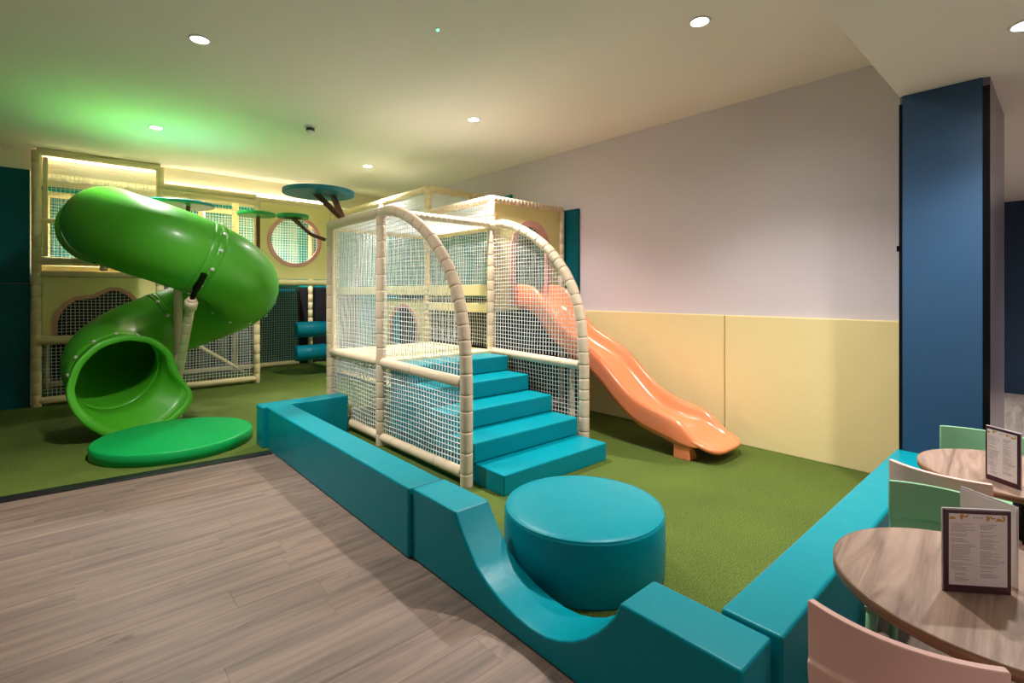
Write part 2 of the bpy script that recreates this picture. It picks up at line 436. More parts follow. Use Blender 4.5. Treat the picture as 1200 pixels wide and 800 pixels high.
def grooved(name, p0, p1, r, parent, mat='foam_yellow', seg=.15, n=10):
    """farther poles: the sleeves' joints are pinched into one mesh"""
    p0 = Vector(p0); p1 = Vector(p1); L = (p1 - p0).length; k = max(1, int(round(L / seg))); s = L / k
    pts = []; rs = []
    for i in range(k):
        for f, q in ((.0, .86), (.05, 1), (.95, 1), (1.0, .86)):
            if f == 0 and i > 0: continue
            pts.append(p0.lerp(p1, (i + f) / k)); rs.append(r * q)
    m_ = MB(); m_.rings(pts, rs, n); return m_.build(name, M[mat], parent, smooth=True)

def net(parent, o, u, v, U, V, cell=.043, r=.0038, inside=None, sag=.012, name='safety_net', steps=8, ph=0):
    """cords along u and v from corner o; inside(a,b) clips"""
    o = Vector(o); u = Vector(u).normalized(); v = Vector(v).normalized(); nrm = u.cross(v)
    mb = MB()
    def P(a, b_):
        w = math.sin(PI * a / U) * math.sin(PI * b_ / V) * sag + .004 * math.sin(9 * a + 5 * b_ + ph)
        dz = .004 * math.sin(7 * a + 3 * b_ + ph)
        return o + u * (a + dz) + v * (b_ + dz) + nrm * w
    def run(fn, L):
        if inside is None:
            mb.rings([P(*fn(L * i / steps)) for i in range(steps + 1)], r, 4, cap=False); return
        N = max(4, int(L / .02)); cur = []
        for i in range(N + 1):
            a, b_ = fn(L * i / N)
            if inside(a, b_): cur.append((a, b_))
            if (not inside(a, b_) or i == N) and cur:
                if len(cur) > 2:
                    cc = cur[::5]
                    if cc[-1] != cur[-1]: cc.append(cur[-1])
                    mb.rings([P(*q) for q in cc], r, 4, cap=False)
                cur = []
    nu = int(U / cell); nv = int(V / cell)
    for i in range(1, nu + 1):
        a = U * i / (nu + 1); run(lambda t, a=a: (a, t), V)
    for j in range(1, nv + 1):
        b_ = V * j / (nv + 1); run(lambda t, b_=b_: (t, b_), U)
    return mb.build(name, M['net_white'], parent, fixn=False)

# ------------------------------------------------------------------ front climbing cage
XL, XR, YN, YM, YF, YT = 2.30, 3.70, 3.10, 4.50, 5.75, 5.87
R0 = .05
cage = empty('climbing_cage', (3.0, 4.4, 0))
tag(cage, 'beige foam-padded climbing cage with white nets and two arches around the teal steps', 'climbing frame')
COFF = Vector((-3.0, -4.4, 0))
def cp(*p): return Vector(p) + COFF
arch_prof = [(YM, 2.29), (4.28, 2.285), (4.10, 2.235), (3.94, 2.17), (3.80, 2.10), (3.67, 2.02), (3.55, 1.93), (3.43, 1.81), (3.33, 1.69), (3.245, 1.55),
             (3.18, 1.40), (3.135, 1.22), (3.112, 1.03), (3.10, .83)]
def arch_z(y):
    for (y0, z0), (y1, z1) in zip(arch_prof[:-1], arch_prof[1:]):
        if y1 <= y <= y0: return z1 + (z0 - z1) * (y - y1) / (y0 - y1)
    return 0 if y < YN else 2.29
for X in (XL, XR):
    pts = [cp(X, y, z) for y, z in arch_prof] + [cp(X, YN, .4), cp(X, YN, 0)]
    sleeved('arch_pole', pts, R0, cage, 'foam_beige', .13)
    sleeved('post', [cp(X, YM, 0), cp(X, YM, 2.25 if X == XL else 2.56)], R0, cage, 'foam_beige', .14)
    sleeved('rail', [cp(X, YN + .045, .80), cp(X, YM - .045, .82)], .046, cage, 'foam_beige', .8, .1)
sleeved('post', [cp(XL, YF, 0), cp(XL, YF, 2.29)], R0, cage, 'foam_beige', .14)
sleeved('rail', [cp(XL, YM + .03, 2.29), cp(XL, YF + .03, 2.29)], R0 * 1.05, cage, 'foam_beige', .5, .2)
sleeved('rail', [cp(XL, YM + .045, .82), cp(XL, YF - .045, .82)], .046, cage, 'foam_beige', .8, .1)
sleeved('rail', [cp(XL, YN + .045, .10), cp(XL, YM - .045, .09)], .043, cage, 'foam_beige', .35, .1)
sleeved('rail', [cp(XL, YM + .045, .09), cp(XL, YF - .045, .09)], .043, cage, 'foam_beige', .35, .1)
grooved('rail', cp(XL, YM, 2.30), cp(XR, YM, 2.30), .04, cage, 'foam_beige', .07)
grooved('rail', cp(XL, YF, 2.27), cp(XR, YT, 2.27), .045, cage, 'foam_yellow', .07)
grooved('rail', cp(XR, YM, 2.27), cp(XR, YT, 2.27), .045, cage, 'foam_yellow', .07)
grooved('rail', cp(XL, YF, .07), cp(XR, YT, .07), .04, cage, 'foam_beige', .3)
grooved('rail', cp(XR, YM, .07), cp(XR, YT, .07), .04, cage, 'foam_beige', .3)
grooved('rail', cp(XL + .04, YF, .78), cp(XR, YT, .78), .035, cage, 'foam_beige', .3)
grooved('rail', cp(XR, YM, .76), cp(XR, YT, .76), .035, cage, 'foam_beige', .3)
# nets
net(cage, cp(XL, YN + .04, .14), (0, 1, 0), (0, 0, 1), YM - YN - .09, .63, ph=1)
net(cage, cp(XL, YM + .04, .13), (0, 1, 0), (0, 0, 1), YF - YM - .09, .64, ph=2)
net(cage, cp(XL, YM + .04, .86), (0, 1, 0), (0, 0, 1), YF - YM - .08, 1.39, ph=3)
net(cage, cp(XL, YN + .04, .86), (0, 1, 0), (0, 0, 1), YM - YN - .08, 1.39, inside=lambda a, b_: .86 + b_ < arch_z(YN + .04 + a - .03) - .03, ph=4)
net(cage, cp(XR, YN + .04, .86), (0, 1, 0), (0, 0, 1), YM - YN - .08, 1.39, inside=lambda a, b_: .86 + b_ < arch_z(YN + .04 + a - .03) - .03, ph=5)
net(cage, cp(XR, YN + .04, .14), (0, 1, 0), (0, 0, 1), YM - YN - .09, .63, ph=6)
net(cage, cp(XL + .03, YM + .03, 2.27), (1, 0, 0), (0, 1, 0), 1.34, 1.24, sag=-.05, ph=7)
net(cage, cp(XL + .04, YF + .02, .12), (1, .07, 0), (0, 0, 1), 1.32, .62, ph=8)
# liner strips laced along the net edges
for (y0, y1, z0, z1) in ((YF - .075, YF - .05, .86, 2.24), (YM + .045, YM + .06, .86, 2.24)):
    k = MB(); k.box(*( (XL - .012 - 3, XL + .012 - 3, y0 - 4.4, y1 - 4.4, z0, z1))); k.build('net_border', M['foam_yellow'], cage)

# platform mat inside the cage
pf = wbox('platform_mat', M['cream_vinyl'], 2.35, 3.66, 4.44, 5.70, .765, .845, bevel=.015)
tag(pf, 'cream vinyl landing mat at the top of the teal steps', 'mat')

# soft steps
st = empty('soft_steps', (3.0, 3.6, 0)); tag(st, 'teal vinyl staircase of five foam steps inside the climbing cage', 'steps')
for i in range(5):
    y0 = 2.755 + .335 * i
    xl = 2.385 + (.0 if i == 0 else -.02)
    k = MB(); k.box(xl - 3, 3.60 - 3, y0 - 3.6, 4.43 - 3.6, .163 * i + .001, .163 * (i + 1) - .001)
    k.build('step', M['teal_vinyl'], st, bevel=.014)

# ------------------------------------------------------------------ padded border blocks
def block(name, label, x0, x1, y0, y1, z0, z1):
    o = wbox(name, M['teal_vinyl'], x0, x1, y0, y1, z0, z1, bevel=.014); tag(o, label, 'padded barrier', 'teal padded barrier blocks'); return o
block('barrier_block', 'short teal padded barrier block at the back corner, by the cage post', 1.395, 2.25, 5.155, 5.365, .001, .40)
block('barrier_block', 'long straight teal padded barrier block along the wooden floor', 1.432, 1.655, 2.478, 5.15, .001, .40)
block('barrier_block', 'teal padded barrier block running from the front corner to the blue column', 1.692, 4.345, .605, .808, .001, .405)
prof = [(.628, .003), (2.472, .003), (2.472, .398), (2.055, .40)]
def sm(a, b_, t): return a + (b_ - a) * t
curve = [(1.99, .31), (1.94, .255), (1.88, .195), (1.80, .15), (1.70, .115), (1.60, .096), (1.51, .09), (1.42, .10), (1.35, .122), (1.28, .155), (1.215, .20),
         (1.16, .25), (1.115, .30), (1.082, .345), (1.055, .405), (.628, .405)]
k = MB(); poly = [(y - 1.55, z) for y, z in prof + curve]
k.prism(poly, 'x', -.112, .108)
sb = k.build('scooped_barrier_block', M['teal_vinyl'], None, loc=(1.564, 1.55, 0), bevel=.012)
tag(sb, 'teal padded barrier block with a scooped-out entry dip beside the drum seat', 'padded barrier', 'teal padded barrier blocks')

# drum seat
k = MB(); R = .437; h = .328
pr = [(0, .001), (R - .02, .001), (R - .005, .006), (R, .02), (R + .003, h * .5), (R, h - .022), (R - .006, h - .008), (R - .02, h - .001), (R - .05, h + .003), (R * .5, h + .008), (0, h + .009)]
k.lathe(pr, 72); d = empty('drum_seat', (2.14, 1.80, 0)); tag(d, 'large round teal vinyl drum seat on the turf', 'seat')
k.build('cushion', M['teal_vinyl'], d, smooth=True)
k = MB(); k.lathe([(R - .012 + .006 * math.cos(a), h - .006 + .006 * math.sin(a)) for a in [i * PI / 4 for i in range(9)]], 72)
k.build('piping', M['teal_vinyl'], d, smooth=True)

# green landing mat
k = MB(); R = .665; h = .118
k.lathe([(0, .001), (R - .02, .001), (R, .012), (R + .002, h * .5), (R - .002, h - .014), (R - .014, h - .002), (R - .05, h), (0, h + .004)], 80)
gm = k.build('landing_mat', M['green_vinyl'], None, smooth=True, loc=(.80, 5.86, 0)); tag(gm, 'round low green landing mat in front of the tube slide', 'mat')

# ------------------------------------------------------------------ slide tower (right bay) and side gallery
tower = empty('slide_tower', (4.3, 5.2, 0)); tag(tower, 'cream netted slide tower with pink-edged arch window against the right wall', 'climbing frame')
def tp(*p): return Vector(p) - Vector((4.3, 5.2, 0))
XE = 4.90
def tb(name, m, x0, x1, y0, y1, z0, z1, bevel=.008):
    k = MB(); k.box(x0 - 4.3, x1 - 4.3, y0 - 5.2, y1 - 5.2, z0, z1); return k.build(name, m, tower, bevel=bevel)
grooved('post', tp(XE, YM, 0), tp(XE, YM, 2.58), .045, tower, 'foam_beige', .14)
grooved('post', tp(XR, YT, 0), tp(XR, YT, 2.93), .048, tower, 'foam_yellow', .07, 12)
grooved('post', tp(XE, YT, 0), tp(XE, YT, 2.93), .045, tower, 'foam_yellow', .14)
grooved('post', tp(XR, 7.2, 0), tp(XR, 7.2, 2.91), .045, tower, 'foam_yellow', .14)
grooved('post', tp(XR, 8.95, 0), tp(XR, 8.95, 3.05), .045, tower, 'foam_yellow', .14)
for a, b_, r_, s_ in (((XR, YM, 2.60), (XE, YM, 2.60), .045, .06), ((XR, YM, 2.60), (XR, YT, 2.60), .045, .06), ((XE, YM, 2.6), (XE, YT, 2.6), .04, .1),
                  ((XR, YT, 2.93), (XE, YT, 2.93), .048, .12), ((XR, YT, 2.93), (XR, 8.95, 2.93), .045, .07), ((XE, YT, 2.93), (XE, 8.9, 2.93), .04, .2),
                  ((XR, YT, .07), (XR, 8.9, .07), .04, .3), ((XR, YM, .07), (XE, YM, .07), .04, .3), ((XR, YT, 2.60), (XE, YT, 2.60), .04, .1)):
    grooved('rail', tp(*a), tp(*b_), r_, tower, 'foam_yellow' if a[1] != YM else 'foam_beige', s_)
# decks and their padded edges
tb('deck', M['cream_board'], XR + .03, XE, YM + .05, YT - .03, 1.29, 1.36)
tb('deck_edge', M['cream_vinyl'], XR - .03, XR + .03, YM + .06, YT - .05, 1.265, 1.37)
tb('deck_edge', M['cream_vinyl'], XR - .03, XR + .03, YM + .06, YT - .05, 1.465, 1.60)
tb('deck_edge', M['cream_vinyl'], XR - .03, XR + .03, YT + .05, 8.9, 1.465, 1.60)
tb('deck', M['cream_board'], XR + .03, XE, YT + .05, 8.9, 1.50, 1.58)
# arch window panel, plane Y = YM
def arch_panel(parent, off, x0, x1, z0, z1, cx, w, zb, zs, th, y, mat, frame_w=.055):
    """board with an arched hole: hole |x-cx|<w from zb up to a half-round springing at zs"""
    N = 18
    hole = [(cx - w, zb)] + [(cx + w * math.cos(PI - PI * i / N), zs + w * 1.15 * math.sin(PI * i / N)) for i in range(N + 1)] + [(cx + w, zb)]
    k = MB(); n = len(hole)
    outer = [(x0, zb)]
    for (a, b_) in hole[1:-1]:
        ang = math.atan2(b_ - zs, a - cx)
        dx, dz = math.cos(ang), math.sin(ang)
        tt = 1e9
        if dx > 1e-6: tt = min(tt, (x1 - cx) / dx)
        if dx < -1e-6: tt = min(tt, (x0 - cx) / dx)
        if dz > 1e-6: tt = min(tt, (z1 - zs) / dz)
        outer.append((cx + dx * tt, zs + dz * tt))
    outer.append((x1, zb))
    rows = []
    for yy in (y - th / 2, y + th / 2):
        rows.append([Vector((a, yy, b_)) - off for a, b_ in outer]); rows.append([Vector((a, yy, b_)) - off for a, b_ in hole])
    k.grid([rows[0], rows[1], rows[3], rows[2]], close_u=True)
    # corners of the top and the strip below the hole
    p1 = k.build('panel', mat, parent)
    k = MB()
    for sx in (x0, x1):
        c = [(sx, z1)]
        near = sorted(outer[1:-1], key=lambda q: (q[0] - sx) ** 2 + (q[1] - z1) ** 2)[:2]
        tri = [(sx, z1)] + near
        vs = [Vector((a, yy, b_)) - off for yy in (y - th / 2, y + th / 2) for a, b_ in tri]
        k.add(vs, [(0, 1, 2), (5, 4, 3), (0, 3, 4, 1), (1, 4, 5, 2), (2, 5, 3, 0)])
    if zb > z0 + .01:
        vs = [Vector(q) - off for q in ((x0, y - th / 2, z0), (x1, y - th / 2, z0), (x1, y - th / 2, zb), (x0, y - th / 2, zb), (x0, y + th / 2, z0), (x1, y + th / 2, z0), (x1, y + th / 2, zb), (x0, y + th / 2, zb))]
        k.add(vs, [(0, 1, 2, 3), (7, 6, 5, 4), (0, 4, 5, 1), (1, 5, 6, 2), (2, 6, 7, 3), (3, 7, 4, 0)])
    k.build('panel', mat, parent)
    fr = [(a, b_) for a, b_ in hole]; k = MB(); rows = []
    for i, (a, b_) in enumerate(fr):
        ang = math.atan2(b_ - zs, a - cx) if b_ > zs else (0 if a > cx else PI)
        dx, dz = math.cos(ang), math.sin(ang)
        rows.append([Vector((a + dx * q, y + s * (th / 2 + .012), b_ + dz * q)) - off for q, s in ((-.006, -1), (frame_w, -1), (frame_w, 1), (-.006, 1))])
    k.grid(rows, close_v=True); fo = k.build('window_trim', M['pink_trim'], parent, smooth=False); fo['label'] = 'pink arched window trim'
arch_panel(tower, Vector((4.3, 5.2, 0)), XR + .05, XE - .045, 1.29, 2.56, 4.335, .27, 1.34, 2.02, .02, YM, M['cream_board'], .075)
tb('under_deck_shade', M['shaded_pad'], XR + .05, XE - .05, YM + .05, YM + .075, .11, 1.28)  # added dark sheet standing in for the shade below the deck
net(tower, tp(XR, YM + .05, 1.61), (0, 1, 0), (0, 0, 1), YT - YM - .09, .63, ph=3, cell=.046, r=.0033)
net(tower, tp(XR, YM + .05, 2.31), (0, 1, 0), (0, 0, 1), YT - YM - .09, .26, ph=4, cell=.046, r=.0033)
net(tower, tp(XR, YM + .05, 1.37), (0, 1, 0), (0, 0, 1), YT - YM - .09, .10, ph=4, cell=.046, r=.0033, sag=0)
net(tower, tp(XR, YM + .05, .86), (0, 1, 0), (0, 0, 1), YT - YM - .09, .41, ph=5, cell=.046, r=.0033)
net(tower, tp(XR, YM + .05, .11), (0, 1, 0), (0, 0, 1), YT - YM - .09, .62, ph=5, cell=.046, r=.0033)
net(tower, tp(XE - .03, YM + .05, 1.37), (0, 1, 0), (0, 0, 1), YT - YM - .09, 1.2, ph=6, cell=.046, r=.0033)
net(tower, tp(XR + .04, YM + .04, 2.57), (1, 0, 0), (0, 1, 0), 1.14, YT - YM - .08, ph=7, cell=.046, r=.0033, sag=-.04)
net(tower, tp(XR + .05, YT, 2.63), (1, 0, 0), (0, 0, 1), 1.12, .26, ph=8, cell=.046, r=.0033)
net(tower, tp(XR + .05, YT, 1.6), (1, 0, 0), (0, 0, 1), 1.12, .96, ph=8, cell=.046, r=.0033)
net(tower, tp(XR, YT + .05, 1.61), (0, 1, 0), (0, 0, 1), 7.15 - YT - .06, 1.29, ph=9, cell=.046, r=.0033)
net(tower, tp(XR, 7.25, 1.61), (0, 1, 0), (0, 0, 1), 1.65, 1.29, ph=10, cell=.046, r=.0033)
net(tower, tp(XR, 7.25, .12), (0, 1, 0), (0, 0, 1), 1.65, 1.33, ph=11, cell=.046, r=.0033)
net(tower, tp(XR + .04, YT + .04, 2.90), (1, 0, 0), (0, 1, 0), 1.14, 3.0, ph=12, cell=.046, r=.0033, sag=-.05)
# cream side panel with a pink arch, plane X = XR
def side_panel():
    y0, y1, z1, cy, w, zs = YT + .06, 7.15, 1.40, 6.52, .36, .98
    N = 14; hole = [(cy - w, .1)] + [(cy - w * math.cos(PI * i / N), zs + .30 * math.sin(PI * i / N)) for i in range(N + 1)] + [(cy + w, .1)]
    out = [(y0, .1)] + [(y0 if i == 0 else (y1 if i == N else cy - (w + .2) * math.cos(PI * i / N)), z1 if 0 < i < N else zs) for i in range(N + 1)] + [(y1, .1)]
    out = [(max(y0, min(y1, a)), b_) for a, b_ in out]; out[2] = (y0, z1); out[N] = (y1, z1)
    k = MB(); R_ = [[tp(XR + s, a, b_) for a, b_ in ring] for s, ring in ((-.01, out), (-.01, hole), (.01, hole), (.01, out))]
    k.grid(R_, close_u=True); k.build('panel', M['cream_board'], tower)
    k = MB(); rows = []
    for a, b_ in hole:
        dx, dz = ((a - cy) / w, (b_ - zs) / .3 if b_ > zs else 0); q = math.hypot(dx, dz) or 1
        rows.append([tp(XR + s, a + dx / q * e, b_ + dz / q * e) for e, s in ((0, -.02), (.06, -.02), (.06, .02), (0, .02))])
    k.grid(rows, close_v=True); o = k.build('window_trim', M['pink_trim'], tower); o['label'] = 'pink low arch trim'
side_panel()

# ------------------------------------------------------------------ orange wavy slide
os_ = empty('wavy_slide', (4.41, 3.3, 0)); tag(os_, 'glossy orange wavy slide running down beside the cream wall pads', 'slide')
rim = [(4.62, 1.60), (4.45, 1.60), (4.30, 1.585), (4.18, 1.53), (4.08, 1.43), (3.98, 1.30), (3.88, 1.18), (3.76, 1.085), (3.62, 1.015), (3.48, .955), (3.36, .895), (3.25, .82), (3.15, .73),
       (3.05, .635), (2.95, .55), (2.85, .485), (2.74, .435), (2.62, .40), (2.50, .375), (2.40, .350), (2.33, .315), (2.27, .265), (2.21, .215), (2.15, .175), (2.10, .155), (2.06, .145), (2.035, .13), (2.028, .12)]
def depth(y):
    if y > 4.2: return .26
    if y > 3.7: return .17 + .09 * (y - 3.7) / .5
    if y > 2.5: return .17
    if y > 2.08: return .17 * (y - 2.08) / .42 * .85 + .012
    return .010
def skirt(y):
    if y > 3.9: return .29
    if y > 3.4: return .22
    if y > 2.35: return .215
    return max(.03, .215 - (2.35 - y) * .95) if y > 2.13 else .002
rows = []
for y, z in rim:
    dp, sk = depth(y), skirt(y)
    e = .0 if y > 2.2 else .10 * ((2.2 - y) / .18) ** 3
    w = .295 - e; wi = .215 - e
    half = [(-w - .004, -sk), (-w - .004, -.03), (-w + .004, -.006), (-w + .025, .006), (-w + .05, 0), (-wi - .012, -dp * .3), (-wi + .002, -dp * .7), (-wi + .045, -dp * .95), (-.1, -dp)]
    sec = half + [(0, -dp)] + [(-a, b_) for a, b_ in reversed(half)]
    rows.append([(a, y - 3.3, max(.02, z + b_)) for a, b_ in sec])
k = MB(); k.grid(rows)
ob = k.build('chute', M['orange_plastic'], os_, smooth=True)
sd = ob.modifiers.new('sub', 'SUBSURF'); sd.levels = 2; sd.render_levels = 2; sd.boundary_smooth = 'ALL'
lp = [(-.292, -1.04, .205), (-.290, -1.10, .178), (-.284, -1.16, .155), (-.268, -1.21, .138), (-.238, -1.25, .124), (-.19, -1.275, .115), (-.11, -1.285, .112), (0, -1.287, .112)]
k = MB(); k.rings(lp + [(-a, b_, c_) for a, b_, c_ in reversed(lp[:-1])], [.010, .016, .021] + [.024] * 9 + [.021, .016, .010], 14)
k.build('lip', M['orange_plastic'], os_, smooth=True)
so = ob.modifiers.new('solid', 'SOLIDIFY'); so.thickness = .012; so.offset = 0
k = MB(); k.prism([(-.298, .001), (-.15, .001), (-.17, .05), (-.24, .14), (-.294, .24)], 'y', -1.06, -.90)
k.build('foot', M['orange_plastic'], os_, bevel=.012)
k = MB(); k.prism([(.298, .001), (.15, .001), (.17, .05), (.24, .14), (.294, .24)], 'y', -1.06, -.90)
k.build('foot', M['orange_plastic'], os_, bevel=.012)
grooved('support_post', (-.2, .40, 0), (-.2, .40, .84), .035, os_, 'foam_beige', .2)
k = MB()
for sgn in (-1, 1):
    k.prism([(sgn * .22, 1.36), (sgn * .36, 1.36), (sgn * .36, 1.56), (sgn * .31, 1.60), (sgn * .24, 1.56)], 'y', 1.16, 1.19)
k.build('fixing_flange', M['orange_plastic'], os_, bevel=.006)

# ------------------------------------------------------------------ rear play frame
RY = 9.0
rear = empty('rear_play_frame', (1.7, 9.6, 0)); tag(rear, 'tall cream padded play frame with nets and a porthole panel along the back', 'climbing frame')
def rp(*p): return Vector(p) - Vector((1.7, 9.6, 0))
RB = 10.7
for x, z in ((-.30, 3.36), (1.03, 3.36), (2.35, 3.08), (3.62, 3.08)):
    grooved('post', rp(x, RY, 0), rp(x, RY, z), .052, rear, 'foam_yellow', .16)
    grooved('post', rp(x + .22 if x > 3 else x + .05, RB, 0), rp(x + .22 if x > 3 else x + .05, RB, 3.1), .05, rear, 'foam_yellow', .16)
rails = [((-.30, RY, 3.36), (1.03, RY, 3.36), .052), ((1.03, RY, 3.09), (2.35, RY, 3.09), .045), ((2.35, RY, 3.06), (3.62, RY, 3.06), .045),
         ((-.30, RY, 1.92), (1.03, RY, 1.92), .055), ((-.30, RY, 1.755), (1.03, RY, 1.755), .042), ((1.03, RY, 1.75), (2.35, RY, 1.75), .045), ((2.35, RY, 1.68), (3.62, RY, 1.68), .05),
         ((-.30, RY, .87), (1.03, RY, .87), .06), ((-.30, RY, .08), (1.03, RY, .08), .048), ((1.03, RY, .08), (2.35, RY, .08), .048),
         ((1.03, RY, 3.0), (2.35, RY, 3.0), .05), ((-.28, RY, 2.45), (-.09, RY, 2.45), .035)]
for a, b_, r_ in rails: grooved('rail', rp(*a), rp(*b_), r_, rear, 'foam_yellow', .3)
for a, b_ in (((-.25, RB, 3.05), (3.6, RB, 3.05)), ((-.25, RB, 1.9), (3.6, RB, 1.9)), ((-.25, RB, .06), (3.6, RB, .06)), ((1.1, RB, .9), (2.3, RB, .9))):
    grooved('rail', rp(*a), rp(*b_), .05, rear, 'foam_yellow', .3)
grooved('brace', rp(1.45, 9.6, .75), rp(2.25, 9.3, .15), .03, rear, 'foam_yellow', .3)
grooved('post', rp(1.70, 9.8, 1.8), rp(1.70, 9.8, 3.05), .05, rear, 'foam_yellow', .16)
grooved('post', rp(2.15, 9.5, 1.8), rp(2.15, 9.5, 3.05), .05, rear, 'foam_yellow', .16)
def rb(name, m, x0, x1, y0, y1, z0, z1, bevel=.008):
    k = MB(); k.box(x0 - 1.7, x1 - 1.7, y0 - 9.6, y1 - 9.6, z0, z1); return k.build(name, m, rear, bevel=bevel)
rb('deck', M['cream_board'], -.28, 3.6, RY + .06, RB - .05, 1.78, 1.86)
rb('net_border', M['foam_yellow'], -.24, -.19, RY - .01, RY + .015, 1.98, 3.29)
# bay nets
net(rear, rp(-.24, RY, 1.98), (1, 0, 0), (0, 0, 1), 1.21, 1.32, cell=.046, r=.0033, ph=1)
net(rear, rp(-.24, RY, .13), (1, 0, 0), (0, 0, 1), 1.21, .68, cell=.046, r=.0033, ph=2)
net(rear, rp(1.09, RY, .13), (1, 0, 0), (0, 0, 1), 1.20, 1.58, cell=.046, r=.0033, ph=3)
net(rear, rp(1.09, RY, 1.80), (1, 0, 0), (0, 0, 1), 1.20, 1.24, cell=.046, r=.0033, ph=4)
net(rear, rp(-.2, RB - .02, 1.95), (1, 0, 0), (0, 0, 1), 3.8, 1.05, cell=.046, r=.0033, ph=5)
net(rear, rp(2.4, RB - .02, .1), (1, 0, 0), (0, 0, 1), 1.2, 1.7, cell=.046, r=.0033, ph=6)
net(rear, rp(1.1, RB - .02, .1), (1, 0, 0), (0, 0, 1), 1.2, 1.7, cell=.046, r=.0033, ph=7)
# porthole panel
def porthole():
    x0, x1, z0, z1, cx, cz, r = 2.40, 3.57, 1.74, 3.01, 2.965, 2.40, .40
    N = 48; ho = []; ou = []
    for i in range(N):
        a = 2 * PI * (i + .5) / N; dx, dz = math.cos(a), math.sin(a)
        tt = min((x1 - cx) / dx if dx > 0 else (x0 - cx) / dx, (z1 - cz) / dz if dz > 0 else (z0 - cz) / dz)
        ho.append((cx + r * dx, cz + r * dz)); ou.append((cx + tt * dx, cz + tt * dz))
    # snap the points nearest to the corners
    for c in ((x0, z0), (x1, z0), (x0, z1), (x1, z1)):
        j = min(range(N), key=lambda i: (ou[i][0] - c[0]) ** 2 + (ou[i][1] - c[1]) ** 2); ou[j] = c
    k = MB(); R_ = [[rp(a, RY + s, b_) for a, b_ in ring] for s, ring in ((-.01, ou), (-.01, ho), (.012, ho), (.012, ou))]
    k.grid(R_, close_u=True, close_v=True); k.build('porthole_panel', M['cream_board'], rear)
    k = MB(); rows = []
    for i in range(N):
        a = 2 * PI * i / N; rows.append([rp(cx + q * math.cos(a), RY + s, cz + q * math.sin(a)) for q, s in ((r - .01, -.025), (r + .055, -.025), (r + .055, .02), (r - .01, .02))])
    k.grid(rows, close_u=True, close_v=True); o = k.build('porthole_ring', M['pink_trim'], rear); o['label'] = 'pink ring around the porthole'
    net(rear, rp(cx - .42, RY + .02, cz - .42), (1, 0, 0), (0, 0, 1), .84, .84, cell=.046, r=.005,
        inside=lambda a, b_: (a - .42) ** 2 + (b_ - .42) ** 2 < .41 ** 2, sag=.004, ph=3)
porthole()
# wavy pink arch panel low in the left bay
def wavy():
    x0, x1, z0, z1 = -.245, .975, .93, 1.71
    top = [(-.10, .93), (-.10, 1.10), (-.07, 1.22), (.0, 1.33), (.09, 1.40), (.18, 1.42), (.28, 1.43), (.38, 1.49), (.46, 1.535), (.54, 1.53), (.64, 1.47), (.74, 1.36), (.80, 1.22), (.83, 1.08), (.83, .93)]
    ou = [(x0, .93), (x0, 1.10), (x0, 1.35), (x0, z1), (.09, z1), (.18, z1), (.28, z1), (.38, z1), (.46, z1), (.54, z1), (.64, z1), (x1, z1), (x1, 1.22), (x1, 1.08), (x1, .93)]
    k = MB(); R_ = [[rp(a, RY + s, b_) for a, b_ in ring] for s, ring in ((-.01, ou), (-.01, top), (.012, top), (.012, ou))]
    k.grid(R_, close_u=True); k.build('wavy_arch_panel', M['cream_board'], rear)
    k = MB(); rows = []
    for i, (a, b_) in enumerate(top):
        p0 = top[max(0, i - 1)]; p1 = top[min(len(top) - 1, i + 1)]; tx, tz = p1[0] - p0[0], p1[1] - p0[1]; q = math.hypot(tx, tz); nx, nz = -tz / q, tx / q
        rows.append([rp(a + nx * e, RY + s, b_ + nz * e) for e, s in ((-.005, -.025), (.05, -.025), (.05, .02), (-.005, .02))])
    k.grid(rows, close_v=True); o = k.build('window_trim', M['pink_trim'], rear); o['label'] = 'pink trim of the wavy arch'
    net(rear, rp(-.10, RY + .02, .93), (1, 0, 0), (0, 0, 1), .93, .60, cell=.046, r=.0033, sag=.004,
        inside=lambda a, b_: any(p[0] <= a - .10 <= q[0] and .93 + b_ < p[1] + (q[1] - p[1]) * (a - .10 - p[0]) / max(1e-6, q[0] - p[0]) for p, q in zip(top[1:-2], top[2:-1])))
wavy()
# unseen warm light strip added behind the top rails to wash the wall above
for x0, x1, z, nm in ((-.22, .98, 3.335, 'short added warm light strip behind the top rail of the tall left bay'), (1.08, 3.6, 3.118, 'long added warm light strip behind the top rail of the porthole bay')):
    k = MB(); k.box(x0, x1, 9.062, 9.082, z, z + .011); o = k.build('added_light_strip', M['strip_glow']); tag(o, nm, 'light')
# squeeze rollers under the porthole bay
for z, nm in ((.84, 'upper'), (.42, 'lower')):
    k = MB(); L_ = .62
    k.rings([(-L_ / 2, 0, 0), (-L_ / 2 + .012, 0, 0), (L_ / 2 - .06, 0, 0), (L_ / 2 - .055, 0, 0), (L_ / 2 - .045, 0, 0), (L_ / 2 - .012, 0, 0), (L_ / 2, 0, 0)], [.12, .14, .14, .132, .14, .14, .12], 24)
    o = k.build('squeeze_roller', M['teal_roller'], None, smooth=True, loc=(3.33, 9.16, z)); tag(o, nm + ' teal padded roller under the porthole bay', 'roller', 'teal padded rollers')

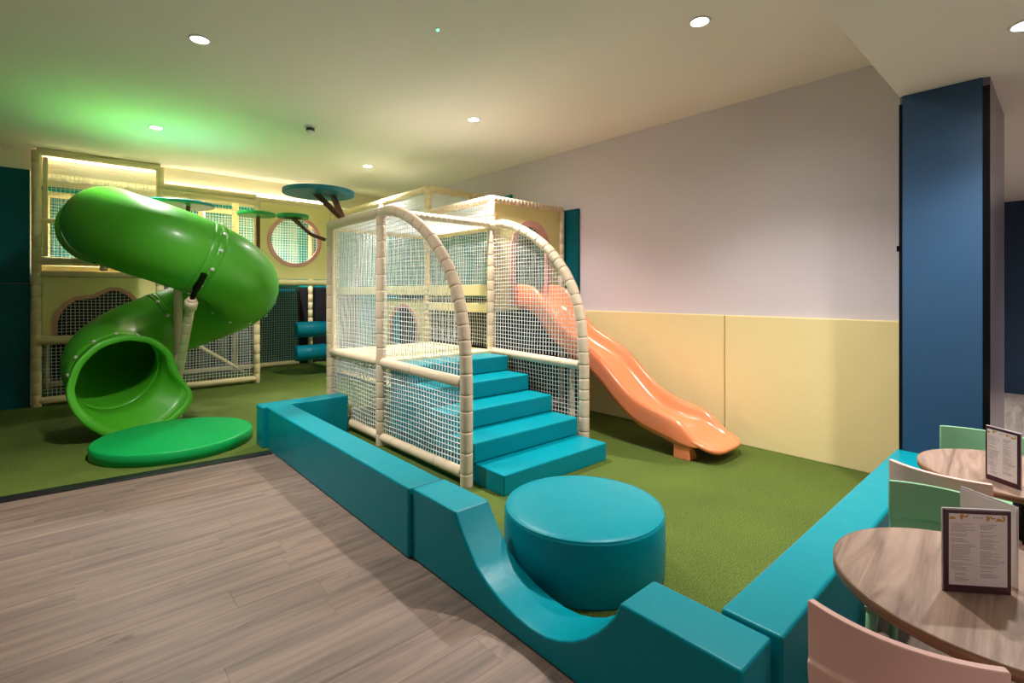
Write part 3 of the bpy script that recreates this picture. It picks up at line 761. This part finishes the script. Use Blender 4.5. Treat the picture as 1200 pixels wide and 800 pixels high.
# ------------------------------------------------------------------ green spiral tube slide
ts = empty('tube_slide', (1.0, 7.02, 0)); tag(ts, 'big green spiral tube slide with open mouth facing the round mat', 'slide')
TR, HR = .415, .645
ZK = [(180, 2.25), (225, 2.12), (270, 1.935), (318, 1.71), (360, 1.51), (408, 1.31), (450, 1.13), (498, .90), (530, .75), (562, .64), (600, .60)]
def z_phi(p):   # height of the centre line, p in degrees round the axis
    def lin(q):
        for (a, za), (b_, zb) in zip(ZK[:-1], ZK[1:]):
            if q <= b_: return za + (zb - za) * (q - a) / (b_ - a)
        return ZK[-1][1]
    return sum(lin(p + d) for d in (-24, -12, 0, 12, 24)) / 5
def cen(p):
    """p>=180 on the helix, below 180: straight run back to the frame (degrees used as length)"""
    if p < 180:
        d = (180 - p) / 180 * 2.02
        return Vector((-HR, d, z_phi(180) + .13 * d / 2))
    a = math.radians(p); return Vector((HR * math.cos(a), HR * math.sin(a), z_phi(p)))
P_END = 562
def ring(p, r, n=40):
    c = cen(p); t = (cen(p + 2) - cen(p - 2)).normalized()
    side = t.cross(Vector((0, 0, 1))).normalized(); up = side.cross(t).normalized()
    return c, t, side, up, [c + side * (r * math.cos(2 * PI * k / n)) + up * (r * math.sin(2 * PI * k / n)) for k in range(n)]
seams = [2, 205, 292, 385, 455, 520, P_END]
seams = [2, 175, 279, 360, 457, P_END]
for a, b_ in zip(seams[:-1], seams[1:]):
    k = MB(); n = max(6, int((b_ - a) / 6)); rows = []
    for i in range(n + 1): rows.append(ring(a + (b_ - a) * i / n, TR)[4])
    k.grid(rows, close_v=True); k.build('tube_section', M['green_plastic'], ts, smooth=True, solid=.01)
def flange(p, arc=1.6):
    k = MB(); rows = []
    for dp, r in ((-3.8, TR + .001), (-3.7, TR + .004), (-.25, TR + .004), (-.15, TR + .001), (.15, TR + .001), (.25, TR + .004), (3.7, TR + .004), (3.8, TR + .001)):
        rows.append(ring(p + dp * arc / 1.6, r)[4])
    k.grid(rows, close_v=True); f = k.build('flange', M['green_plastic'], ts, smooth=False)
    f.data.polygons.foreach_set('use_smooth', [True] * len(f.data.polygons))
    return f
for p in (279, 360, 457):
    f = flange(p)
    c, t, side, up, _ = ring(p + 1.6, TR)
    for q in range(12):
        a = 2 * PI * (q + .3) / 12; d = side * math.cos(a) + up * math.sin(a); o_ = c + d * (TR + .008)
        k = MB(); k.rings([o_, o_ + d * .006, o_ + d * .012, o_ + d * .014], [.022, .021, .014, .004], 10)
        k.build('bolt', M['steel'], f, smooth=True)
# mouth: loft from the tube circle to a scooped outline
c, t, side, up, rg = ring(P_END, TR, 40)
th_ = Vector((t.x, t.y, 0)).normalized(); rgt = Vector((0, 0, 1)).cross(th_).normalized()   # right as seen by somebody facing the mouth
mc = Vector((c.x, c.y, .555)) + th_ * .18
# outline from viewer's right, counter-clockwise: a along viewer-right, b up
out = []
key = [(0, .455, .02), (30, .40, .235), (60, .235, .40), (90, 0, .455), (120, -.235, .40), (150, -.40, .235), (180, -.465, .0), (200, -.44, -.15), (220, -.36, -.30), (238, -.25, -.41), (256, -.10, -.53),
       (274, .06, -.54), (292, .24, -.52), (308, .42, -.43), (322, .56, -.34), (334, .61, -.23), (345, .58, -.14), (353, .50, -.07), (360, .455, .02)]
def outline(deg):
    q = [outline0((deg + o) % 360) for o in (-9, -4.5, 0, 4.5, 9)]
    return sum(v[0] for v in q) / 5, sum(v[1] for v in q) / 5
def outline0(deg):
    for (d0, a0, b0), (d1, a1, b1) in zip(key[:-1], key[1:]):
        if d0 <= deg <= d1:
            f = (deg - d0) / (d1 - d0); return a0 + (a1 - a0) * f, b0 + (b1 - b0) * f
N = 90
# orientation of viewer-right relative to the ring's side vector
vr = -rgt if (-rgt).dot(Vector((.7455, -.6665, 0))) > 0 else rgt
rows = []
def tube_pt(deg, pp, r):
    c_, t_, s_, u_, _ = ring(pp, r); sg = 1 if s_.dot(vr) > 0 else -1
    return c_ + s_ * (sg * r * math.cos(math.radians(deg))) + u_ * (r * math.sin(math.radians(deg)))
def mouth_pt(deg, grow=0, fwd=0):
    a, b_ = outline(deg); l = math.hypot(a, b_ + .05)
    low = max(0, -math.sin(math.radians(deg)))
    p = mc + vr * (a * (1 + grow / l)) + Vector((0, 0, b_ * (1 + grow / l))) + th_ * (fwd + .10 * low)
    p.z = max(p.z, .012); return p
degs = [360 * i / N for i in range(N)]
rows.append([tube_pt(d_, P_END, TR) for d_ in degs])
for f in (.35, .7, 1.0):
    rows.append([tube_pt(d_, P_END, TR).lerp(mouth_pt(d_), f * f * (3 - 2 * f)) for d_ in degs])
k = MB(); k.grid(rows, close_v=True); k.build('mouth', M['green_plastic'], ts, smooth=True, solid=.008)
rows = [[mouth_pt(d_, g, w_) for d_ in degs] for g, w_ in ((-.002, -.014), (-.006, .006), (.002, .015), (.052, .018), (.062, .010), (.062, -.012))]
k = MB(); k.grid(rows, close_u=True, close_v=True); k.build('mouth_rim', M['green_plastic'], ts, smooth=True)
for d_ in (40, 68, 96, 124, 152, 178):
    p = tube_pt(d_, P_END - 2, TR); n_ = (p - cen(P_END - 2)).normalized()
    k = MB(); k.rings([p, p + n_ * .008, p + n_ * .014, p + n_ * .016], [.022, .021, .014, .004], 10); k.build('bolt', M['steel'], ts, smooth=True)
# entrance collar
k = MB(); rows = []
for dy, r in ((0, TR + .005), (0, TR + .07), (-.03, TR + .07), (-.03, TR + .005)):
    c0 = cen(3); rows.append([Vector((c0.x + r * math.cos(a), 1.93 + dy, c0.z + r * math.sin(a))) for a in [2 * PI * i / 40 for i in range(40)]])
k.grid(rows, close_u=True, close_v=True); k.build('entrance_collar', M['green_plastic'], ts)
# supports
sp = sleeved('support_post', [Vector((-.02, .02, 0)), Vector((-.02, .02, 1.70))], .045, ts, 'foam_beige', .3)
sleeved('support_post', [Vector((-.03, -.05, .50)), Vector((-.01, -.80, 1.44))], .045, ts, 'foam_beige', .13)
k = MB(); k.rings([(-.012, -.78, 1.42), (.02, -.90, 1.56)], .026, 8); k.rings([(.01, -.88, 1.53), (.065, -1.02, 1.70)], .034, 4); k.build('bracket', M['black_metal'], ts)
k = MB(); k.rings([(-.012, -.71, 1.34), (-.011, -.77, 1.405), (-.010, -.79, 1.425)], [.064, .064, .04], 14); k.build('collar', M['foam_beige'], ts, smooth=True)
grooved('strut', (-.62, 1.92, 1.80), (-.62, 1.92, 1.90), .045, ts, 'foam_yellow', .1)
k = MB(); k.prism([(-.73, 1.80), (-.51, 1.80), (-.58, 1.845), (-.66, 1.845)], 'z', 1.90, 1.93); k.build('bracket', M['black_metal'], ts)

# ------------------------------------------------------------------ disc trees
def disc(parent, c, r, h, m, name='canopy_disc'):
    k = MB(); k.lathe([(0, -h / 2), (r - .006, -h / 2), (r, -h / 2 + .006), (r, h / 2 - .006), (r - .006, h / 2), (0, h / 2)], 56, c)
    o = k.build(name, m, parent, smooth=True)
    b_ = o.modifiers.new('e', 'EDGE_SPLIT'); b_.split_angle = math.radians(40); return o
def branch(parent, a, b_, w=.035, name='branch'):
    k = MB(); k.rings([a, b_], w, 4); return k.build(name, M['brown_wood'], parent)
t = empty('disc_tree', (2.30, 5.45, 2.34)); tag(t, 'large teal disc tree on forked brown branches above the cage corner', 'tree decoration')
disc(t, (-.11, .37, .325), .395, .05, M['disc_teal'])
branch(t, (0, 0, 0), (-.17, .35, .32)); branch(t, (0.02, 0.02, 0), (.03, .33, .32))
k = MB(); k.box(-.2, .06, .31, .37, .30, .322); k.build('bracket', M['brown_wood'], t)
t = empty('disc_tree', (2.24, 5.78, 2.12)); tag(t, 'small green disc tree on one slanting branch beside the porthole', 'tree decoration')
disc(t, (-.235, .38, .29), .178, .04, M['disc_green'])
branch(t, (0, 0, 0), (-.10, .13, .06), .028); branch(t, (-.10, .13, .06), (-.24, .36, .265), .028)
k = MB(); k.box(-.33, -.16, .33, .41, .255, .268); k.build('bracket', M['brown_wood'], t)
t = empty('disc_tree', (1.83, 6.95, 0)); tag(t, 'small green disc tree on a straight brown trunk rising behind the tube slide', 'tree decoration')
disc(t, (-.02, -.02, 2.505), .225, .04, M['disc_green']); branch(t, (0, 0, 1.95), (0, 0, 2.48), .028, 'trunk')
branch(t, (0, 0, 1.97), (.50, 2.02, 1.73), .028)
t = empty('disc_tree', (1.12, 7.16, 0)); tag(t, 'teal disc tree half hidden behind the top of the tube slide', 'tree decoration')
disc(t, (-.10, .07, 2.575), .37, .04, M['disc_teal']); branch(t, (-.14, -.12, 1.705), (-.02, -.02, 2.55), .03, 'trunk')

# ------------------------------------------------------------------ cafe tables, chairs, menus
def make_table(x, y, label):
    t = empty('round_table', (x, y, 0)); tag(t, label, 'table', 'walnut café tables')
    k = MB(); k.lathe([(0, .652), (.366, .652), (.3665, .6795), (.365, .681), (0, .681)], 96)
    k.lathe([(0, .651), (.3, .651)], 12)
    o = k.build('tabletop', M['walnut'], t)
    k = MB(); k.lathe([(.3662, .652), (.3705, .653), (.3705, .6792), (.3662, .6805)], 96); e = k.build('edge_band', M['walnut_edge'], t, smooth=True)
    k = MB(); k.lathe([(0, .62), (.16, .62), (.16, .645), (.03, .65), (.032, .62), (.032, .03), (.2, .018), (.22, .008), (.22, .001), (0, .001)], 40); k.build('pedestal', M['black_metal'], t)
    return t
ta = make_table(1.904, .139, 'round walnut café table nearest the camera, beside the teal barrier')
tb2 = make_table(3.225, .139, 'round walnut café table farther back, near the blue column')
ta.rotation_euler = (0, 0, .03); tb2.rotation_euler = (0, 0, .12)

def make_chair(mname, label, group):
    t = empty('cafe_chair'); tag(t, label, 'chair', group)
    m_ = M[mname]
    # backrest faces +x; back at x about -.2
    W = .182; nU = 14
    def bx(s, z): return -.205 - .055 * (1 - s * s) - .10 * max(0, z - .40) * .5
    zs = [.400, .44, .50, .545, .575, .60, .66, .712, .73]
    rows = []; k = MB(); vid = {}
    vs = []; fs = []
    for j, z in enumerate(zs):
        for i in range(nU + 1):
            s = -1 + 2 * i / nU
            zz = z
            if j == 5: zz = .585 + .02 * (1 - s * s)       # arched lower edge of the top panel
            if j == 4: zz = .577 + .02 * (1 - s * s)
            if j == 2: zz = .49 + .03 * (1 - s * s)
            w_ = W * (1 - .06 * max(0, (.56 - z)) / .16)
            vs.append((bx(s, zz) - (.012 if j < 5 else 0), s * w_, zz)); 
    for j in range(len(zs) - 1):
        for i in range(nU):
            sc_ = abs(-1 + 2 * (i + .5) / nU)
            if j < 2 and sc_ < .72: continue
            a = j * (nU + 1) + i; fs.append((a, a + 1, a + nU + 2, a + nU + 1))
    k.add(vs, fs)
    o = k.build('backrest', m_, t, smooth=True, solid=.020, bevel=.004, seg=2)
    k = MB(); rows = []
    for i in range(11):
        u = i / 10; x = -.225 + .41 * u; wd = .172 + .012 * math.sin(PI * u)
        rows.append([(x, wd * (-1 + 2 * j / 10), .40 - .018 * (1 - (-1 + 2 * j / 10) ** 2) * math.sin(PI * min(1, u * 1.1)) - (.02 * max(0, u - .85) / .15)) for j in range(11)])
    k.grid(rows); k.build('seat', m_, t, smooth=True, solid=.022, bevel=.004, seg=2)
    for sx, sy in ((-1, -1), (-1, 1), (1, -1), (1, 1)):
        k = MB(); k.rings([(-.02 + sx * .175, sy * .152, .40), (-.02 + sx * .19, sy * .160, .2), (-.02 + sx * .215, sy * .168, .001)], [.019, .016, .012], 10)
        k.build('leg', m_, t, smooth=True)
    return t
c1 = make_chair('chair_pink', 'pink plastic café chair in the foreground, back to the camera', 'pink café chairs')
c1.location = (1.625, .281, 0); c1.rotation_euler = (0, 0, .11)
c2 = copy_tree(c1); c2.location = (3.02, .335, 0); c2.rotation_euler = (0, 0, -.20); c2['label'] = 'pink plastic café chair at the farther table, behind the green chair'
g1 = make_chair('chair_green', 'sage green plastic café chair behind the nearer table', 'green café chairs')
g1.location = (2.31, .315, 0); g1.rotation_euler = (0, 0, PI + .0)
g2 = copy_tree(g1); g2.location = (3.57, .32, 0); g2['label'] = 'sage green plastic café chair in front of the blue column'

def make_menu(p0, p1, z, h, label, mirror=False):
    a = Vector((p0[0], p0[1], 0)); b_ = Vector((p1[0], p1[1], 0)); w = (b_ - a).length
    ang = math.atan2((b_ - a).y, (b_ - a).x); c = (a + b_) / 2
    t = empty('menu_holder', (c.x, c.y, z), ang); tag(t, label, 'menu', 'framed menus')
    # local: x along the width, -y faces the camera
    k = MB(); k.box(-w / 2 - .002, w / 2 + .002, .0035, .0075, .001, h + .002); k.build('backing', M['paper'], t)
    k = MB(); k.box(-w / 2, w / 2, -.002, .003, .001, h); k.build('frame', M['maroon_frame'], t, bevel=.001, seg=1)
    bx_, bt, bb = w * .065, h * .045, h * .095
    x0, x1, z0, z1 = -w / 2 + bx_, w / 2 - bx_, bb, h - bt
    k = MB(); k.box(x0, x1, -.0028, -.002, z0, z1); sheet = k.build('sheet', M['paper'], t)
    k = MB(); rnd = random.Random(5); W_ = x1 - x0; Hh = z1 - z0
    for ci in range(2):
        cx0 = x0 + W_ * (.04 + .5 * ci); zz = z1 - Hh * .145
        li = 0
        while zz > z0 + Hh * .04:
            li += 1
            skip = rnd.random() < .2
            if not skip:
                L_ = W_ * (.18 + .24 * rnd.random()); xx = cx0; end = cx0 + L_
                if ci == 0 and zz < z0 + Hh * .22: xx = cx0 + W_ * .06
                while xx < end:
                    q = W_ * (.015 + .035 * rnd.random()); k.box(xx, min(xx + q, end), -.0031, -.0028, zz, zz + Hh * .0075); xx += q + W_ * .008
            zz -= Hh * .021
    for i in range(4):
        k.box((i - 1.5) * W_ * .045 - W_ * .012, (i - 1.5) * W_ * .045 + W_ * .012, -.0031, -.0028, z1 - Hh * .055, z1 - Hh * .038)
    k.build('printed_text', M['ink'], sheet)
    def fan(cx, cz, r, a0, a1, ri=0):
        n = 10; pts = [(cx + r * math.cos(a0 + (a1 - a0) * i / n), cz + r * math.sin(a0 + (a1 - a0) * i / n)) for i in range(n + 1)]
        inn = [(cx + ri * math.cos(a0 + (a1 - a0) * i / n), cz + ri * math.sin(a0 + (a1 - a0) * i / n)) for i in range(n + 1)]
        k = MB(); k.prism(pts + list(reversed(inn)) if ri > 0 else pts, 'y', -.0032, -.0028); k.build('gold_ornament', M['gold'], sheet)
    r_ = W_ * .055
    fan(x0 + r_ * 1.1, z1 - Hh * .08, r_, 0, PI); fan(x0 + r_ * 4.4, z1 - Hh * .045, r_, PI / 2, 1.5 * PI); fan(x0 + r_ * 5.2, z1 - .001 - r_ * .1, r_, PI, 2 * PI, r_ * .5)
    fan(x1 - r_ * 6.4, z1 - Hh * .05, r_, -PI / 2, PI / 2); fan(x1 - r_ * 2.6, z1 - Hh * .085, r_, 0, PI); fan(x1 - r_ * 1.6, z1 - Hh * .05, r_, -PI / 2, PI / 2, r_ * .5); fan(x1 - r_ * 4.4, z1 - Hh * .02, r_, PI, 1.8 * PI, r_ * .5)
    return t
TT = .6812
make_menu((1.795, .228), (1.905, .104), TT, .226, 'maroon framed menu standing on the nearer walnut table')
make_menu((3.03, .244), (2.945, .134), TT, .233, 'maroon framed menu standing on the farther walnut table')
lf = empty('paper_leaflet', (2.01, .165, TT), math.atan2(-.145, -.10) + PI); tag(lf, 'white folded leaflet standing behind the nearer framed menu', 'leaflet')
k = MB(); k.box(-.088, .066, -.0012, .0012, .0, .226); k.build('front_sheet', M['paper'], lf)
k = MB(); k.add([(-.088, .002, 0), (.064, .002, 0), (.062, .010, .222), (-.090, .010, .222)], [(0, 1, 2, 3)]); k.build('rear_sheet', M['paper'], lf, solid=.001)
k = MB()
for i in range(5): k.box(-.07, -.07 + .1 + .03 * (i % 2), -.0016, -.0012, .2 - .012 * i, .2015 - .012 * i)
k.build('printed_text', M['ink'], lf)
